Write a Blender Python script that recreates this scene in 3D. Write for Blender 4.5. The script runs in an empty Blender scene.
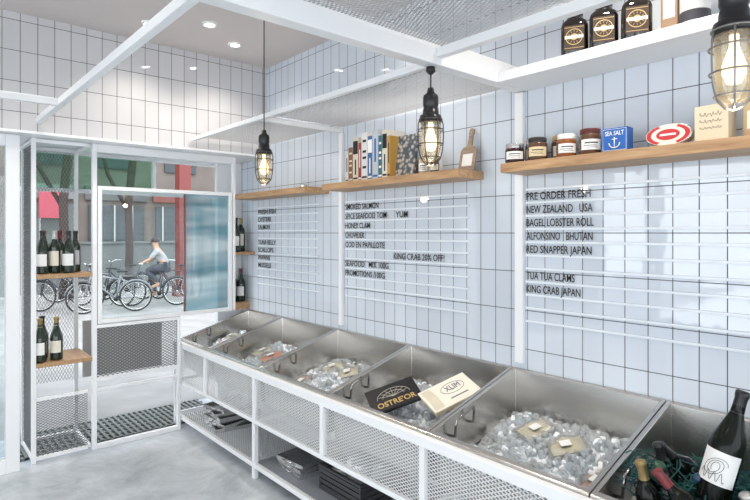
import bpy, bmesh, math, random
from mathutils import Vector, Matrix, Euler
random.seed(7)
COL = bpy.context.scene.collection
bpy.context.scene.view_settings.view_transform = 'Standard'

# ------------------------------------------------------------------ materials
MATS = {}
def pm(name, col, rough=0.5, metal=0.0, trans=0.0, emit=None, es=0.0, alpha=1.0, bump=0.0, bscale=40, var=0.0, coat=0.0, ior=1.45):
    if name in MATS: return MATS[name]
    m = bpy.data.materials.new(name); m.use_nodes = True
    nt = m.node_tree; b = nt.nodes['Principled BSDF']
    b.inputs['Base Color'].default_value = (*col, 1)
    b.inputs['Roughness'].default_value = rough
    b.inputs['Metallic'].default_value = metal
    b.inputs['Transmission Weight'].default_value = trans
    b.inputs['IOR'].default_value = ior
    b.inputs['Coat Weight'].default_value = coat
    if emit: 
        b.inputs['Emission Color'].default_value = (*emit, 1); b.inputs['Emission Strength'].default_value = es
    b.inputs['Alpha'].default_value = alpha
    if bump or var:
        tc = nt.nodes.new('ShaderNodeTexCoord'); n = nt.nodes.new('ShaderNodeTexNoise')
        n.inputs['Scale'].default_value = bscale; n.inputs['Detail'].default_value = 4
        nt.links.new(tc.outputs['Object'], n.inputs['Vector'])
        if bump:
            bp = nt.nodes.new('ShaderNodeBump'); bp.inputs['Strength'].default_value = bump; bp.inputs['Distance'].default_value = 0.01
            nt.links.new(n.outputs['Fac'], bp.inputs['Height']); nt.links.new(bp.outputs['Normal'], b.inputs['Normal'])
        if var:
            mx = nt.nodes.new('ShaderNodeMixRGB'); mx.inputs['Color1'].default_value = (*[c*(1-var) for c in col], 1)
            mx.inputs['Color2'].default_value = (*[min(1, c*(1+var)) for c in col], 1)
            nt.links.new(n.outputs['Fac'], mx.inputs['Fac']); nt.links.new(mx.outputs['Color'], b.inputs['Base Color'])
    MATS[name] = m
    return m

def tile_mat(name, ax, off=(0.0, 0.0), col=(0.82, 0.87, 0.93)):
    m = bpy.data.materials.new(name); m.use_nodes = True
    nt = m.node_tree; b = nt.nodes['Principled BSDF']; L = nt.links
    g = nt.nodes.new('ShaderNodeNewGeometry'); s = nt.nodes.new('ShaderNodeSeparateXYZ'); c = nt.nodes.new('ShaderNodeCombineXYZ')
    L.new(g.outputs['Position'], s.inputs[0])
    a1 = nt.nodes.new('ShaderNodeMath'); a1.inputs[1].default_value = off[0]+10
    a2 = nt.nodes.new('ShaderNodeMath'); a2.inputs[1].default_value = off[1]+10
    L.new(s.outputs[ax], a1.inputs[0]); L.new(s.outputs['Z'], a2.inputs[0])
    L.new(a1.outputs[0], c.inputs['X']); L.new(a2.outputs[0], c.inputs['Y'])
    t = nt.nodes.new('ShaderNodeTexBrick'); t.offset = 0; t.squash = 1
    t.inputs['Scale'].default_value = 1; t.inputs['Brick Width'].default_value = 0.1; t.inputs['Row Height'].default_value = 0.2
    t.inputs['Mortar Size'].default_value = 0.0020; t.inputs['Mortar Smooth'].default_value = 0.1; t.inputs['Bias'].default_value = 0
    t.inputs['Color1'].default_value = (*col, 1); t.inputs['Color2'].default_value = (*[x*0.94 for x in col], 1)
    t.inputs['Mortar'].default_value = (0.07, 0.07, 0.08, 1)
    L.new(c.outputs[0], t.inputs['Vector']); L.new(t.outputs['Color'], b.inputs['Base Color'])
    r = nt.nodes.new('ShaderNodeMapRange'); r.inputs['To Min'].default_value = 0.03; r.inputs['To Max'].default_value = 0.8
    L.new(t.outputs['Fac'], r.inputs['Value']); L.new(r.outputs[0], b.inputs['Roughness'])
    n = nt.nodes.new('ShaderNodeTexNoise'); n.inputs['Scale'].default_value = 6; L.new(g.outputs['Position'], n.inputs['Vector'])
    b1 = nt.nodes.new('ShaderNodeBump'); b1.inputs['Strength'].default_value = 0.12; b1.inputs['Distance'].default_value = 0.02
    L.new(n.outputs['Fac'], b1.inputs['Height'])
    b2 = nt.nodes.new('ShaderNodeBump'); b2.invert = True; b2.inputs['Strength'].default_value = 0.6; b2.inputs['Distance'].default_value = 0.002
    L.new(t.outputs['Fac'], b2.inputs['Height']); L.new(b1.outputs[0], b2.inputs['Normal']); L.new(b2.outputs[0], b.inputs['Normal'])
    b.inputs['Specular IOR Level'].default_value = 1.0
    return m

def floor_mat():
    m = bpy.data.materials.new('polished_concrete'); m.use_nodes = True
    nt = m.node_tree; b = nt.nodes['Principled BSDF']; L = nt.links
    g = nt.nodes.new('ShaderNodeNewGeometry')
    n = nt.nodes.new('ShaderNodeTexNoise'); n.inputs['Scale'].default_value = 2.6; n.inputs['Detail'].default_value = 12; n.inputs['Roughness'].default_value = 0.75
    n.inputs['Distortion'].default_value = 0.4
    L.new(g.outputs['Position'], n.inputs['Vector'])
    cr = nt.nodes.new('ShaderNodeValToRGB'); e = cr.color_ramp.elements
    e[0].position = 0.36; e[0].color = (0.38, 0.425, 0.46, 1); e[1].position = 0.66; e[1].color = (0.62, 0.67, 0.71, 1)
    L.new(n.outputs['Fac'], cr.inputs[0])
    L.new(cr.outputs[0], b.inputs['Base Color'])
    b.inputs['Roughness'].default_value = 0.25
    return m

def steel_mat(name, col, rough):
    m = bpy.data.materials.new(name); m.use_nodes = True
    nt = m.node_tree; b = nt.nodes['Principled BSDF']; L = nt.links
    b.inputs['Metallic'].default_value = 1
    tc = nt.nodes.new('ShaderNodeTexCoord'); mp = nt.nodes.new('ShaderNodeMapping'); mp.inputs['Scale'].default_value = (3, 3, 60)
    n = nt.nodes.new('ShaderNodeTexNoise'); n.inputs['Scale'].default_value = 3; n.inputs['Detail'].default_value = 2
    L.new(tc.outputs['Object'], mp.inputs[0]); L.new(mp.outputs[0], n.inputs['Vector'])
    b.inputs['Roughness'].default_value = rough
    cr = nt.nodes.new('ShaderNodeValToRGB'); e = cr.color_ramp.elements
    e[0].position = 0.3; e[0].color = (*[c*0.92 for c in col], 1); e[1].position = 0.7; e[1].color = (*col, 1)
    L.new(n.outputs['Fac'], cr.inputs[0]); L.new(cr.outputs[0], b.inputs['Base Color'])
    return m

def wood_mat(name, c1, c2, rough=0.45, stretch=(12, 1, 12)):
    m = bpy.data.materials.new(name); m.use_nodes = True
    nt = m.node_tree; b = nt.nodes['Principled BSDF']; L = nt.links
    tc = nt.nodes.new('ShaderNodeTexCoord'); mp = nt.nodes.new('ShaderNodeMapping'); mp.inputs['Scale'].default_value = stretch
    n = nt.nodes.new('ShaderNodeTexNoise'); n.inputs['Scale'].default_value = 5; n.inputs['Detail'].default_value = 6; n.inputs['Distortion'].default_value = 0.6
    L.new(tc.outputs['Object'], mp.inputs[0]); L.new(mp.outputs[0], n.inputs['Vector'])
    cr = nt.nodes.new('ShaderNodeValToRGB'); e = cr.color_ramp.elements
    e[0].position = 0.3; e[0].color = (*c1, 1); e[1].position = 0.7; e[1].color = (*c2, 1)
    L.new(n.outputs['Fac'], cr.inputs[0]); L.new(cr.outputs[0], b.inputs['Base Color']); b.inputs['Roughness'].default_value = rough
    return m

def glass_mat(name, tint=(1, 1, 1), film=None, filmfac=0.0, film2=(0.85, 0.93, 0.95), sc=(0.5, 1, 2.4), ior=1.45, rough=0.02):
    m = bpy.data.materials.new(name); m.use_nodes = True
    nt = m.node_tree; L = nt.links
    for n in list(nt.nodes):
        if n.type != 'OUTPUT_MATERIAL': nt.nodes.remove(n)
    out = [n for n in nt.nodes if n.type == 'OUTPUT_MATERIAL'][0]
    t = nt.nodes.new('ShaderNodeBsdfTransparent'); t.inputs[0].default_value = (*tint, 1)
    g = nt.nodes.new('ShaderNodeBsdfGlossy'); g.inputs['Roughness'].default_value = rough
    fr = nt.nodes.new('ShaderNodeFresnel'); fr.inputs[0].default_value = ior
    mx = nt.nodes.new('ShaderNodeMixShader')
    L.new(fr.outputs[0], mx.inputs[0]); L.new(t.outputs[0], mx.inputs[1]); L.new(g.outputs[0], mx.inputs[2])
    last = mx
    if film:
        d = nt.nodes.new('ShaderNodeBsdfTranslucent'); d2 = nt.nodes.new('ShaderNodeBsdfDiffuse')
        tc = nt.nodes.new('ShaderNodeTexCoord'); mp = nt.nodes.new('ShaderNodeMapping'); mp.inputs['Scale'].default_value = sc
        mp.inputs['Rotation'].default_value = (0, 0.35, 0)
        n = nt.nodes.new('ShaderNodeTexNoise'); n.inputs['Scale'].default_value = 2.2; n.inputs['Detail'].default_value = 2
        L.new(tc.outputs['Object'], mp.inputs[0]); L.new(mp.outputs[0], n.inputs['Vector'])
        cr = nt.nodes.new('ShaderNodeValToRGB'); e = cr.color_ramp.elements
        e[0].position = 0.38; e[0].color = (*film, 1); e[1].position = 0.6; e[1].color = (*film2, 1)
        L.new(n.outputs['Fac'], cr.inputs[0]); L.new(cr.outputs[0], d.inputs[0]); L.new(cr.outputs[0], d2.inputs[0])
        ma = nt.nodes.new('ShaderNodeMixShader'); ma.inputs[0].default_value = 0.5
        L.new(d.outputs[0], ma.inputs[1]); L.new(d2.outputs[0], ma.inputs[2])
        mb = nt.nodes.new('ShaderNodeMixShader'); mb.inputs[0].default_value = filmfac
        L.new(mx.outputs[0], mb.inputs[1]); L.new(ma.outputs[0], mb.inputs[2]); last = mb
    L.new(last.outputs[0], out.inputs['Surface'])
    return m

WHITE = pm('white_powder_coat', (0.82, 0.835, 0.85), 0.3)
RAILM = pm('rail_white', (0.84, 0.88, 0.92), 0.2)
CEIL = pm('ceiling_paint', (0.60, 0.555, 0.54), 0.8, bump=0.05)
TILE_R = tile_mat('glazed_tile_side', 'Y', col=(0.665, 0.725, 0.80))
TILE_F = tile_mat('glazed_tile_end', 'X', col=(0.62, 0.62, 0.635))
FLOOR = floor_mat()
STEEL = steel_mat('brushed_steel', (0.62, 0.60, 0.57), 0.27)
CHROME = pm('chrome', (0.75, 0.75, 0.76), 0.12, 1.0)
OAK = wood_mat('oak', (0.33, 0.18, 0.085), (0.54, 0.35, 0.19))
BLACK = pm('black_metal', (0.015, 0.015, 0.017), 0.3)
GLASS = glass_mat('clear_glass', (0.93, 0.97, 0.97))
REFL_GLASS = glass_mat('painted_reflection_glass', (0.80, 0.92, 0.95), film=(0.22, 0.44, 0.52), filmfac=0.45, film2=(0.88, 0.95, 0.98), ior=1.7)  # pale blue streaks are a window reflection put into the glass colour
BGREEN = pm('bottle_green_glass', (0.012, 0.025, 0.014), 0.06, coat=0.5)
BDARK = pm('bottle_near_black', (0.006, 0.008, 0.006), 0.12, ior=1.3)
BBROWN = pm('bottle_near_black_glass', (0.009, 0.007, 0.006), 0.06, coat=0.5)
PAPER = pm('label_paper', (0.76, 0.71, 0.60), 0.6)
PAPERW = pm('white_paper', (0.82, 0.82, 0.80), 0.55)
CREAM = pm('cream_card', (0.72, 0.60, 0.38), 0.6)
INK = pm('black_ink', (0.012, 0.012, 0.015), 0.5)
GOLD = pm('gold_foil', (0.70, 0.50, 0.20), 0.35, 0.5)
REDP = pm('red_print', (0.50, 0.04, 0.045), 0.4)
BLUEP = pm('blue_card', (0.02, 0.12, 0.42), 0.45)

# ------------------------------------------------------------------ geometry collector
class G:
    def __init__(s): s.v = []; s.f = []; s.m = []; s.sm = []
    def add(s, vs, fs, mi=0, smooth=False):
        o = len(s.v); s.v += [Vector(v) for v in vs]
        for f in fs: s.f.append([i+o for i in f]); s.m.append(mi); s.sm.append(smooth)
        return s
    def box(s, a, b, mi=0):
        x0, y0, z0 = a; x1, y1, z1 = b
        return s.add([(x0,y0,z0),(x1,y0,z0),(x1,y1,z0),(x0,y1,z0),(x0,y0,z1),(x1,y0,z1),(x1,y1,z1),(x0,y1,z1)],
              [(0,3,2,1),(4,5,6,7),(0,1,5,4),(1,2,6,5),(2,3,7,6),(3,0,4,7)], mi)
    def obox(s, c, R, h, mi=0):
        vs = [Vector(c) + R @ Vector((sx*h[0], sy*h[1], sz*h[2])) for sx, sy, sz in
              [(-1,-1,-1),(1,-1,-1),(1,1,-1),(-1,1,-1),(-1,-1,1),(1,-1,1),(1,1,1),(-1,1,1)]]
        return s.add(vs, [(0,3,2,1),(4,5,6,7),(0,1,5,4),(1,2,6,5),(2,3,7,6),(3,0,4,7)], mi)
    def lathe(s, prof, c=(0,0,0), seg=24, mi=0, sx=1, sy=1, a0=0, a1=2*math.pi, R=None, sq=0):
        full = abs(a1-a0-2*math.pi) < 1e-6
        n = seg if full else seg+1; vs = []
        for r, z in prof:
            for i in range(n):
                a = a0+(a1-a0)*i/seg
                ca, sa = math.cos(a), math.sin(a)
                k = 1.0
                if sq: k = 1/((abs(ca)**sq+abs(sa)**sq)**(1/sq))
                p = Vector((r*ca*sx*k, r*sa*sy*k, z))
                if R: p = R @ p
                vs.append(Vector(c)+p)
        fs = []
        for j in range(len(prof)-1):
            for i in range(seg):
                k = (i+1) % n
                fs.append((j*n+i, j*n+k, (j+1)*n+k, (j+1)*n+i))
        return s.add(vs, fs, mi, True)
    def tube(s, p0, p1, r, seg=8, mi=0):
        return s.path([p0, p1], r, seg, mi)
    def path(s, pts, r, seg=8, mi=0, closed=False):
        pts = [Vector(p) for p in pts]; n = len(pts); vs = []; 
        t0 = (pts[1]-pts[0]).normalized(); up = Vector((0,0,1)) if abs(t0.z) < 0.9 else Vector((1,0,0))
        nrm = t0.cross(up).normalized()
        for i, p in enumerate(pts):
            if closed: t = (pts[(i+1) % n]-pts[i-1])
            elif i == 0: t = pts[1]-pts[0]
            elif i == n-1: t = pts[-1]-pts[-2]
            else: t = (pts[i+1]-pts[i]).normalized()+(pts[i]-pts[i-1]).normalized()
            if t.length < 1e-9: t = t0
            t = t.normalized()
            nrm = nrm - t*nrm.dot(t)
            if nrm.length < 1e-6: nrm = t.orthogonal()
            nrm.normalize(); bn = t.cross(nrm)
            for k in range(seg):
                a = 2*math.pi*k/seg
                vs.append(p+(nrm*math.cos(a)+bn*math.sin(a))*r)
        fs = []
        for i in range(n if closed else n-1):
            j = (i+1) % n
            for k in range(seg):
                l = (k+1) % seg
                fs.append((i*seg+k, i*seg+l, j*seg+l, j*seg+k))
        if not closed:
            fs.append(tuple(range(seg))[::-1]); fs.append(tuple((n-1)*seg+k for k in range(seg)))
        return s.add(vs, fs, mi, True)
    def lattice(s, o, u, v, W, H, pu=0.036, pv=0.018, w=0.0032, th=0.002, mi=0):
        o, u, v = Vector(o), Vector(u), Vector(v); nn = u.cross(v)
        for sg in (1, -1):
            k = sg*pv/pu
            cmin, cmax = (-abs(k)*W, H) if sg > 0 else (0, H+abs(k)*W)
            c = cmin+pv/2
            while c < cmax:
                x0, x1 = 0.0, W
                if k > 0: xa = max(x0, (0-c)/k); xb = min(x1, (H-c)/k)
                else: xa = max(x0, (H-c)/k); xb = min(x1, (0-c)/k)
                if xb-xa > 0.004:
                    A = o+u*xa+v*(c+k*xa); B = o+u*xb+v*(c+k*xb)
                    d = (B-A); ln = d.length; d.normalize(); q = nn.cross(d).normalized()
                    R = Matrix((d, q, nn)).transposed()
                    s.obox((A+B)/2, R, (ln/2, w/2, th/2), mi)
                c += pv
        return s
    def make(s, name, mats, parent=None, world=True, loc=None, bevel=0, smooth=False):
        if not isinstance(mats, (list, tuple)): mats = [mats]
        if parent is not None and world:
            base = Vector((0,0,0)); p = parent
            while p: base += p.location; p = p.parent
            off = base; L = Vector((0,0,0))
        elif parent is None and world:
            xs = [v.x for v in s.v]; ys = [v.y for v in s.v]; zs = [v.z for v in s.v]
            off = Vector(((min(xs)+max(xs))/2, (min(ys)+max(ys))/2, min(zs))); L = off.copy()
        else: off = Vector((0,0,0)); L = Vector(loc or (0,0,0))
        me = bpy.data.meshes.new(name); me.from_pydata([tuple(v-off) for v in s.v], [], s.f)
        for m in mats: me.materials.append(m)
        for i, p in enumerate(me.polygons): p.material_index = s.m[i]; p.use_smooth = s.sm[i] or smooth
        me.update()
        ob = bpy.data.objects.new(name, me); COL.objects.link(ob); ob.location = L
        if parent: ob.parent = parent
        if bevel:
            md = ob.modifiers.new('bevel', 'BEVEL'); md.width = bevel; md.segments = 2; md.limit_method = 'ANGLE'; md.angle_limit = 0.7
        return ob

def tag(ob, label, cat, group=None, kind=None):
    ob['label'] = label; ob['category'] = cat
    if group: ob['group'] = group
    if kind: ob['kind'] = kind
    return ob
def struct(ob, label=None, cat=None):
    ob['kind'] = 'structure'
    if label: ob['label'] = label
    if cat: ob['category'] = cat
    return ob
def thing(name, label, cat, loc=(0,0,0), rot=(0,0,0), group=None, scale=1):
    e = bpy.data.objects.new(name, None); COL.objects.link(e); e.location = loc; e.rotation_euler = rot; e.empty_display_size = 0.05
    e.scale = (scale,)*3
    return tag(e, label, cat, group)
def tiltrot(rz, lean):
    l = Vector((lean[0], lean[1], 0)); R = Matrix.Rotation(rz, 3, 'Z')
    if l.length > 1e-6: R = Matrix.Rotation(l.length, 3, Vector((0,0,1)).cross(l).normalized()) @ R
    return R.to_euler()

def text_mesh(txt, size, bold=0.0, ext=0.0004):
    cu = bpy.data.curves.new('t', 'FONT'); cu.body = txt; cu.size = size; cu.extrude = ext; cu.offset = bold; cu.resolution_u = 3
    o = bpy.data.objects.new('t', cu); COL.objects.link(o); bpy.context.view_layer.update()
    dg = bpy.context.evaluated_depsgraph_get()
    me = bpy.data.meshes.new_from_object(o.evaluated_get(dg)); 
    bpy.data.objects.remove(o); 
    return me
def text_obj(name, txt, size, mat, parent, loc, rot, bold=0.0, width=None, center=False):
    me = text_mesh(txt, size, bold)
    if len(me.vertices):
        x0 = min(v.co.x for v in me.vertices); x1 = max(v.co.x for v in me.vertices)
        k = (width/(x1-x0)) if width else 1
        for v in me.vertices:
            v.co.x = (v.co.x-x0)*k - ((x1-x0)*k/2 if center else 0)
    me.materials.clear(); me.materials.append(mat)
    o = bpy.data.objects.new(name, me); COL.objects.link(o); o.location = loc; o.rotation_euler = rot
    if parent: o.parent = parent
    return o
WALLROT = (math.pi/2, 0, -math.pi/2)

W = 2.44
H0 = 1.6
# ------------------------------------------------------------------ room shell
struct(G().box((-4, -4, -0.1), (2.6, 5.05, 0)).make('floor', FLOOR))
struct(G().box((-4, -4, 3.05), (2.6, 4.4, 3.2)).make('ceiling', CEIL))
struct(G().box((W, -4, 0), (W+0.16, 5.0, 3.2)).make('wall_right', TILE_R))
g = G(); g.box((-4, 4.25, 2.28), (W, 5.05, 3.05))
struct(g.make('wall_far', [TILE_F]))
PLASTER = pm('plaster', (0.70, 0.71, 0.72), 0.8)
g = G().box((-4.1, -4, 0), (-4, 4.4, 0.25)).box((-4.1, -4, 2.7), (-4, 4.4, 3.05))
for yy0 in (-4, -2.3, -0.4, 1.5, 3.4): g.box((-4.1, yy0, 0.25), (-4, yy0+0.3, 2.7))
struct(g.make('wall_left_unseen', PLASTER))  # unseen wall, added with openings to give the tiles a reflection pattern
g = G().box((-4.1, -4.1, 0), (2.6, -4, 0.3)).box((-4.1, -4.1, 2.7), (2.6, -4, 3.05))
for xx in (-4.1, -2.4, -0.6, 1.2, 2.4): g.box((xx, -4.1, 0.3), (xx+0.2, -4, 2.7))
struct(g.make('wall_back_unseen', PLASTER))  # unseen too, added along with the left wall for the tile reflections
struct(G().box((-4, 4.235, 2.262), (W-0.002, 5.0, 2.279)).make('trim_1', WHITE))
struct(G().box((2.2, 4.72, 0), (W-0.002, 4.78, 2.26)).make('trim_2', WHITE))

PAVE = pm('pavement', (0.24, 0.24, 0.24), 0.8, var=0.35, bscale=3)
g = G().box((-15, 5.06, -0.12), (30, 22, -0.01)); tag(g.make('street_pavement', PAVE), 'grey paved street outside the shop', 'street')['kind'] = 'structure'
g = G()
for i in range(40):
    x = 0.62+i*0.045
    if x < 2.15: g.box((x, 4.5, 0.001), (x+0.02, 5.04, 0.02))
for j in range(7): g.box((0.62, 4.5+j*0.088, 0.002), (2.15, 4.512+j*0.088, 0.016))
tag(g.make('floor_grate', pm('grate_metal', (0.17, 0.19, 0.185), 0.4, 0.3)), 'grey metal slatted floor grate at the shop window', 'grate')

# ------------------------------------------------------------------ storefront door (entrance)
d = struct(thing('door_1', 'white framed glass entrance door', 'door', (0.1, 4.35, 0)))
g = G()
g.box((0.53, 4.33, 0), (0.61, 4.39, 2.26)); g.box((-0.45, 4.33, 0), (-0.38, 4.39, 2.26)); g.box((-0.38, 4.33, 2.18), (0.53, 4.39, 2.26)); g.box((-0.38, 4.33, 0.0), (0.53, 4.39, 0.1))
g.make('door_frame', WHITE, d, bevel=0.004)
G().box((-0.38, 4.355, 0.1), (0.53, 4.363, 2.18)).make('door_glass', GLASS, d)
g = G().path([(0.42, 4.33, 0.9), (0.42, 4.27, 0.9), (0.42, 4.27, 1.3), (0.42, 4.33, 1.3)], 0.012); g.make('door_handle', CHROME, d)
w1 = struct(thing('window_2', 'white framed storefront glazing', 'window', (-2.2, 4.35, 0)))
g = G(); g.box((-4, 4.33, 0), (-0.47, 4.39, 0.1)); g.box((-4, 4.33, 2.18), (-0.47, 4.39, 2.26))
for x in (-4, -2.8, -1.65, -0.53): g.box((x, 4.33, 0.1), (x+0.06, 4.39, 2.18))
g.make('window_frame', WHITE, w1); G().box((-3.94, 4.355, 0.1), (-0.53, 4.363, 2.18)).make('window_glass', GLASS, w1)

# ------------------------------------------------------------------ interior window (framed panel)
win = struct(thing('window_1', 'white framed sliding serving window', 'window', (1.63, 4.4, 0.93)))
g = G(); x0, x1, z0, z1 = 1.105, 2.18, 0.925, 1.95; y0, y1 = 4.385, 4.425
g.box((x0, y0, z0), (x0+0.03, y1, z1)); g.box((x1-0.03, y0, z0), (x1, y1, z1)); g.box((x0+0.03, y0, z0), (x1-0.03, y1, z0+0.03)); g.box((x0+0.03, y0, z1-0.03), (x1-0.03, y1, z1))
g.make('window_frame', WHITE, win, bevel=0.003)
G().box((x0+0.03, 4.402, z0+0.03), (1.78, 4.407, z1-0.03)).make('clear_pane', GLASS, win)
o = G().box((1.76, 4.41, z0+0.03), (x1-0.03, 4.415, z1-0.03)).make('reflection_pane', REFL_GLASS, win); o['label'] = 'glass pane with a pale blue reflection painted in'  # carries the painted reflection of the serving window
G().box((1.765, 4.40, z0+0.03), (1.775, 4.416, z1-0.03)).make('pane_edge', pm('pane_seal', (0.25, 0.1, 0.1), 0.5), win)

bay = thing('window_bay_frame', 'white steel frame with expanded mesh box under the window', 'frame', (1.6, 4.4, 0))
g = G()
g.box((1.07, 4.385, 0), (1.10, 4.425, 2.26)); g.box((1.70, 4.385, 0), (1.725, 4.42, 0.92)); g.box((2.185, 4.385, 0.93), (2.21, 4.42, 2.26))
g.box((1.10, 4.385, 0.50), (1.70, 4.415, 0.53)); g.box((1.10, 4.385, 0.895), (1.70, 4.415, 0.92)); g.box((1.10, 4.385, 0.43), (1.70, 4.41, 0.45))
g.box((1.10, 4.385, 0.0), (1.70, 4.42, 0.035)); g.box((1.10, 4.385, 2.2), (2.185, 4.415, 2.26))
g.make('frame', WHITE, bay, bevel=0.002)
GM = pm('grey_mesh', (0.17, 0.18, 0.185), 0.5)
G().lattice((1.10, 4.40, 0.53), (1,0,0), (0,0,1), 0.60, 0.365, 0.034, 0.022, 0.006).make('mesh_panel', GM, bay)
G().box((1.10, 4.80, 0.45), (1.72, 4.815, 0.90)).make('box_back', pm('box_grey', (0.42,0.40,0.38), 0.6), bay)

tr = struct(thing('window_3', 'green tinted transom glass with white frame', 'window', (1.5, 4.98, 1.95)))
g = G()
for z in (1.93, 2.235): g.box((0.66, 4.96, z), (2.44, 5.0, z+0.03))
for x in (0.66, 1.70): g.box((x, 4.96, 1.96), (x+0.03, 5.0, 2.235))
g.make('window_frame', WHITE, tr)
G().box((0.69, 4.975, 1.96), (1.70, 4.98, 2.235)).make('window_glass', glass_mat('green_glass', (0.62, 0.82, 0.72)), tr)
struct(G().box((0.62, 4.95, 0.0), (0.67, 5.02, 2.26)).make('trim_3', WHITE))

# ------------------------------------------------------------------ bottle cage shelf unit
cage = thing('bottle_rack', 'tall white steel mesh rack with oak shelves by the entrance', 'rack', (0.88, 4.6, 0))
g = G()
for (x, y) in ((0.685, 4.385), (0.685, 4.80), (1.04, 4.80)):
    g.box((x, y, 0), (x+0.028, y+0.028, 2.26))
for z in (0.02, 2.23):
    g.box((0.713, 4.387, z), (1.04, 4.41, z+0.025)); g.box((0.713, 4.80, z), (1.04, 4.825, z+0.025)); g.box((0.687, 4.413, z), (0.71, 4.8, z+0.025)); g.box((1.045, 4.413, z), (1.065, 4.8, z+0.025))
for z in (0.43,): g.box((0.713, 4.387, z), (1.04, 4.41, z+0.02))
g.make('rack_frame', WHITE, cage, bevel=0.002)
g = G(); g.lattice((0.70, 4.413, 0.045), (0,1,0), (0,0,1), 0.387, 2.18, 0.022, 0.044, 0.0028)
g.make('side_mesh', GM, cage)
g = G(); g.lattice((0.713, 4.398, 0.045), (1,0,0), (0,0,1), 0.327, 0.385, 0.03, 0.018, 0.0035); g.make('front_mesh', GM, cage)
g = G(); g.lattice((0.713, 4.812, 0.45), (1,0,0), (0,0,1), 0.327, 1.78, 0.022, 0.044, 0.0022); g.make('back_mesh', GM, cage)
for z in (1.28, 0.66):
    G().box((0.715, 4.385, z), (1.068, 4.79, z+0.03)).make('rack_shelf', OAK, cage, bevel=0.002)

# ------------------------------------------------------------------ bottles
def bottle(loc, rot=(0,0,0), glass=BGREEN, label=PAPERW, foil=BLACK, kind='bord', txt='dark green wine bottle with a white label', group=None, scale=1):
    e = thing('wine_bottle', txt, 'bottle', loc, rot, group, scale)
    if kind == 'bord': p = [(0,0.004),(0.025,0),(0.036,0.003),(0.038,0.01),(0.038,0.185),(0.035,0.205),(0.022,0.225),(0.0155,0.24),(0.0145,0.29),(0.0165,0.292),(0.0165,0.302),(0.014,0.305),(0,0.305)]
    else: p = [(0,0.004),(0.028,0),(0.040,0.003),(0.042,0.012),(0.042,0.15),(0.039,0.175),(0.026,0.215),(0.0165,0.245),(0.0145,0.29),(0.0165,0.292),(0.0165,0.302),(0.014,0.305),(0,0.305)]
    G().lathe(p, seg=24).make('bottle_body', glass, e, world=False)
    r = p[3][0]+0.0006
    zl = 0.14 if kind != 'bord' else 0.16
    G().lathe([(r,0.055),(r,zl)], seg=20, a0=math.pi-1.35, a1=math.pi+1.35).make('bottle_label', label, e, world=False)
    G().lathe([(0.0172,0.245),(0.0158,0.25),(0.0155,0.285),(0.0175,0.292),(0.0175,0.303),(0.014,0.3065),(0,0.3065)], seg=18).make('bottle_capsule', foil, e, world=False)
    return e
FG = pm('gold_capsule', (0.30, 0.22, 0.09), 0.35, 0.6); FR = pm('red_capsule', (0.16, 0.02, 0.025), 0.3); FGr = pm('green_capsule', (0.02, 0.08, 0.04), 0.35); FS = pm('silver_capsule', (0.45, 0.45, 0.43), 0.3, 0.8)
LG = pm('grey_label', (0.55, 0.56, 0.58), 0.6); LB = pm('black_label', (0.04, 0.04, 0.05), 0.5)
lab = 'dark wine bottle with pale label on the oak rack shelf'
for i, (x, y, f, l) in enumerate([(0.76,4.45,BLACK,PAPERW),(0.84,4.47,FS,PAPER),(0.925,4.44,BLACK,PAPERW),(0.99,4.54,BLACK,LG),(0.80,4.62,FG,PAPERW),(0.90,4.60,FR,PAPERW)]):
    bottle((x, y, 1.311), (0,0,0.75), label=l, foil=f, kind='bord' if i % 2 else 'burg', txt=lab, group='wine bottles on the upper rack shelf')
for i, (x, y, f, l) in enumerate([(0.745,4.44,FG,PAPERW),(0.85,4.46,FG,PAPER),(0.78,4.57,BLACK,LG)]):
    bottle((x, y, 0.691), (0,0,0.75), label=l, foil=f, kind='burg', txt='dark wine bottle with gold neck foil on the lower shelf', group='wine bottles on the lower rack shelf')
tag(G().box((2.215, 4.45, 1.405), (2.435, 4.715, 1.43)).make('niche_shelf', OAK, bevel=0.002), 'small oak shelf in the corner niche', 'shelf')
bottle((2.28, 4.52, 1.431), (0,0,0.5), kind='burg', txt='dark wine bottle with white label in the corner niche', group='wine bottles in the corner niche')
bottle((2.37, 4.60, 1.431), (0,0,0.5), kind='bord', label=PAPER, foil=FG, txt='dark wine bottle with white label in the corner niche', group='wine bottles in the corner niche')
tag(G().box((2.215, 4.56, 0.90), (2.4385, 4.719, 0.965)).make('niche_ledge', OAK, bevel=0.002), 'low oak ledge in the corner niche', 'shelf')
bottle((2.30, 4.62, 0.966), (0,0,0.5), kind='bord', txt='dark wine bottle on the low corner ledge', group='wine bottles in the corner niche')
bottle((2.39, 4.64, 0.966), (0,0,0.5), kind='burg', foil=FR, txt='dark wine bottle on the low corner ledge', group='wine bottles in the corner niche')

# ------------------------------------------------------------------ suspended ceiling frame
cf = thing('overhead_frame', 'white steel overhead frame with expanded mesh infill', 'frame', (1.6, 2.4, 2.33))
g = G()
g.box((-1.5, 1.60, 2.33), (W-0.003, 1.665, 2.44)); g.make('main_beam', WHITE, cf, bevel=0.004)
G().box((0.68, 1.666, 2.33), (0.715, 4.23, 2.37)).make('long_beam', WHITE, cf, bevel=0.003)
G().box((1.745, 1.666, 2.33), (1.775, 4.23, 2.36)).make('long_beam', WHITE, cf, bevel=0.003)
G().box((1.745, -1.0, 2.36), (1.785, 1.599, 2.40)).make('long_beam', WHITE, cf, bevel=0.003)
G().box((1.776, 3.145, 2.33), (W-0.003, 3.175, 2.36)).make('cross_beam', WHITE, cf, bevel=0.003)
G().box((-1.5, 3.54, 2.33), (0.679, 3.575, 2.37)).make('cross_beam', WHITE, cf, bevel=0.003)
MESHC = pm('overhead_mesh', (0.50, 0.51, 0.53), 0.5)
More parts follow.
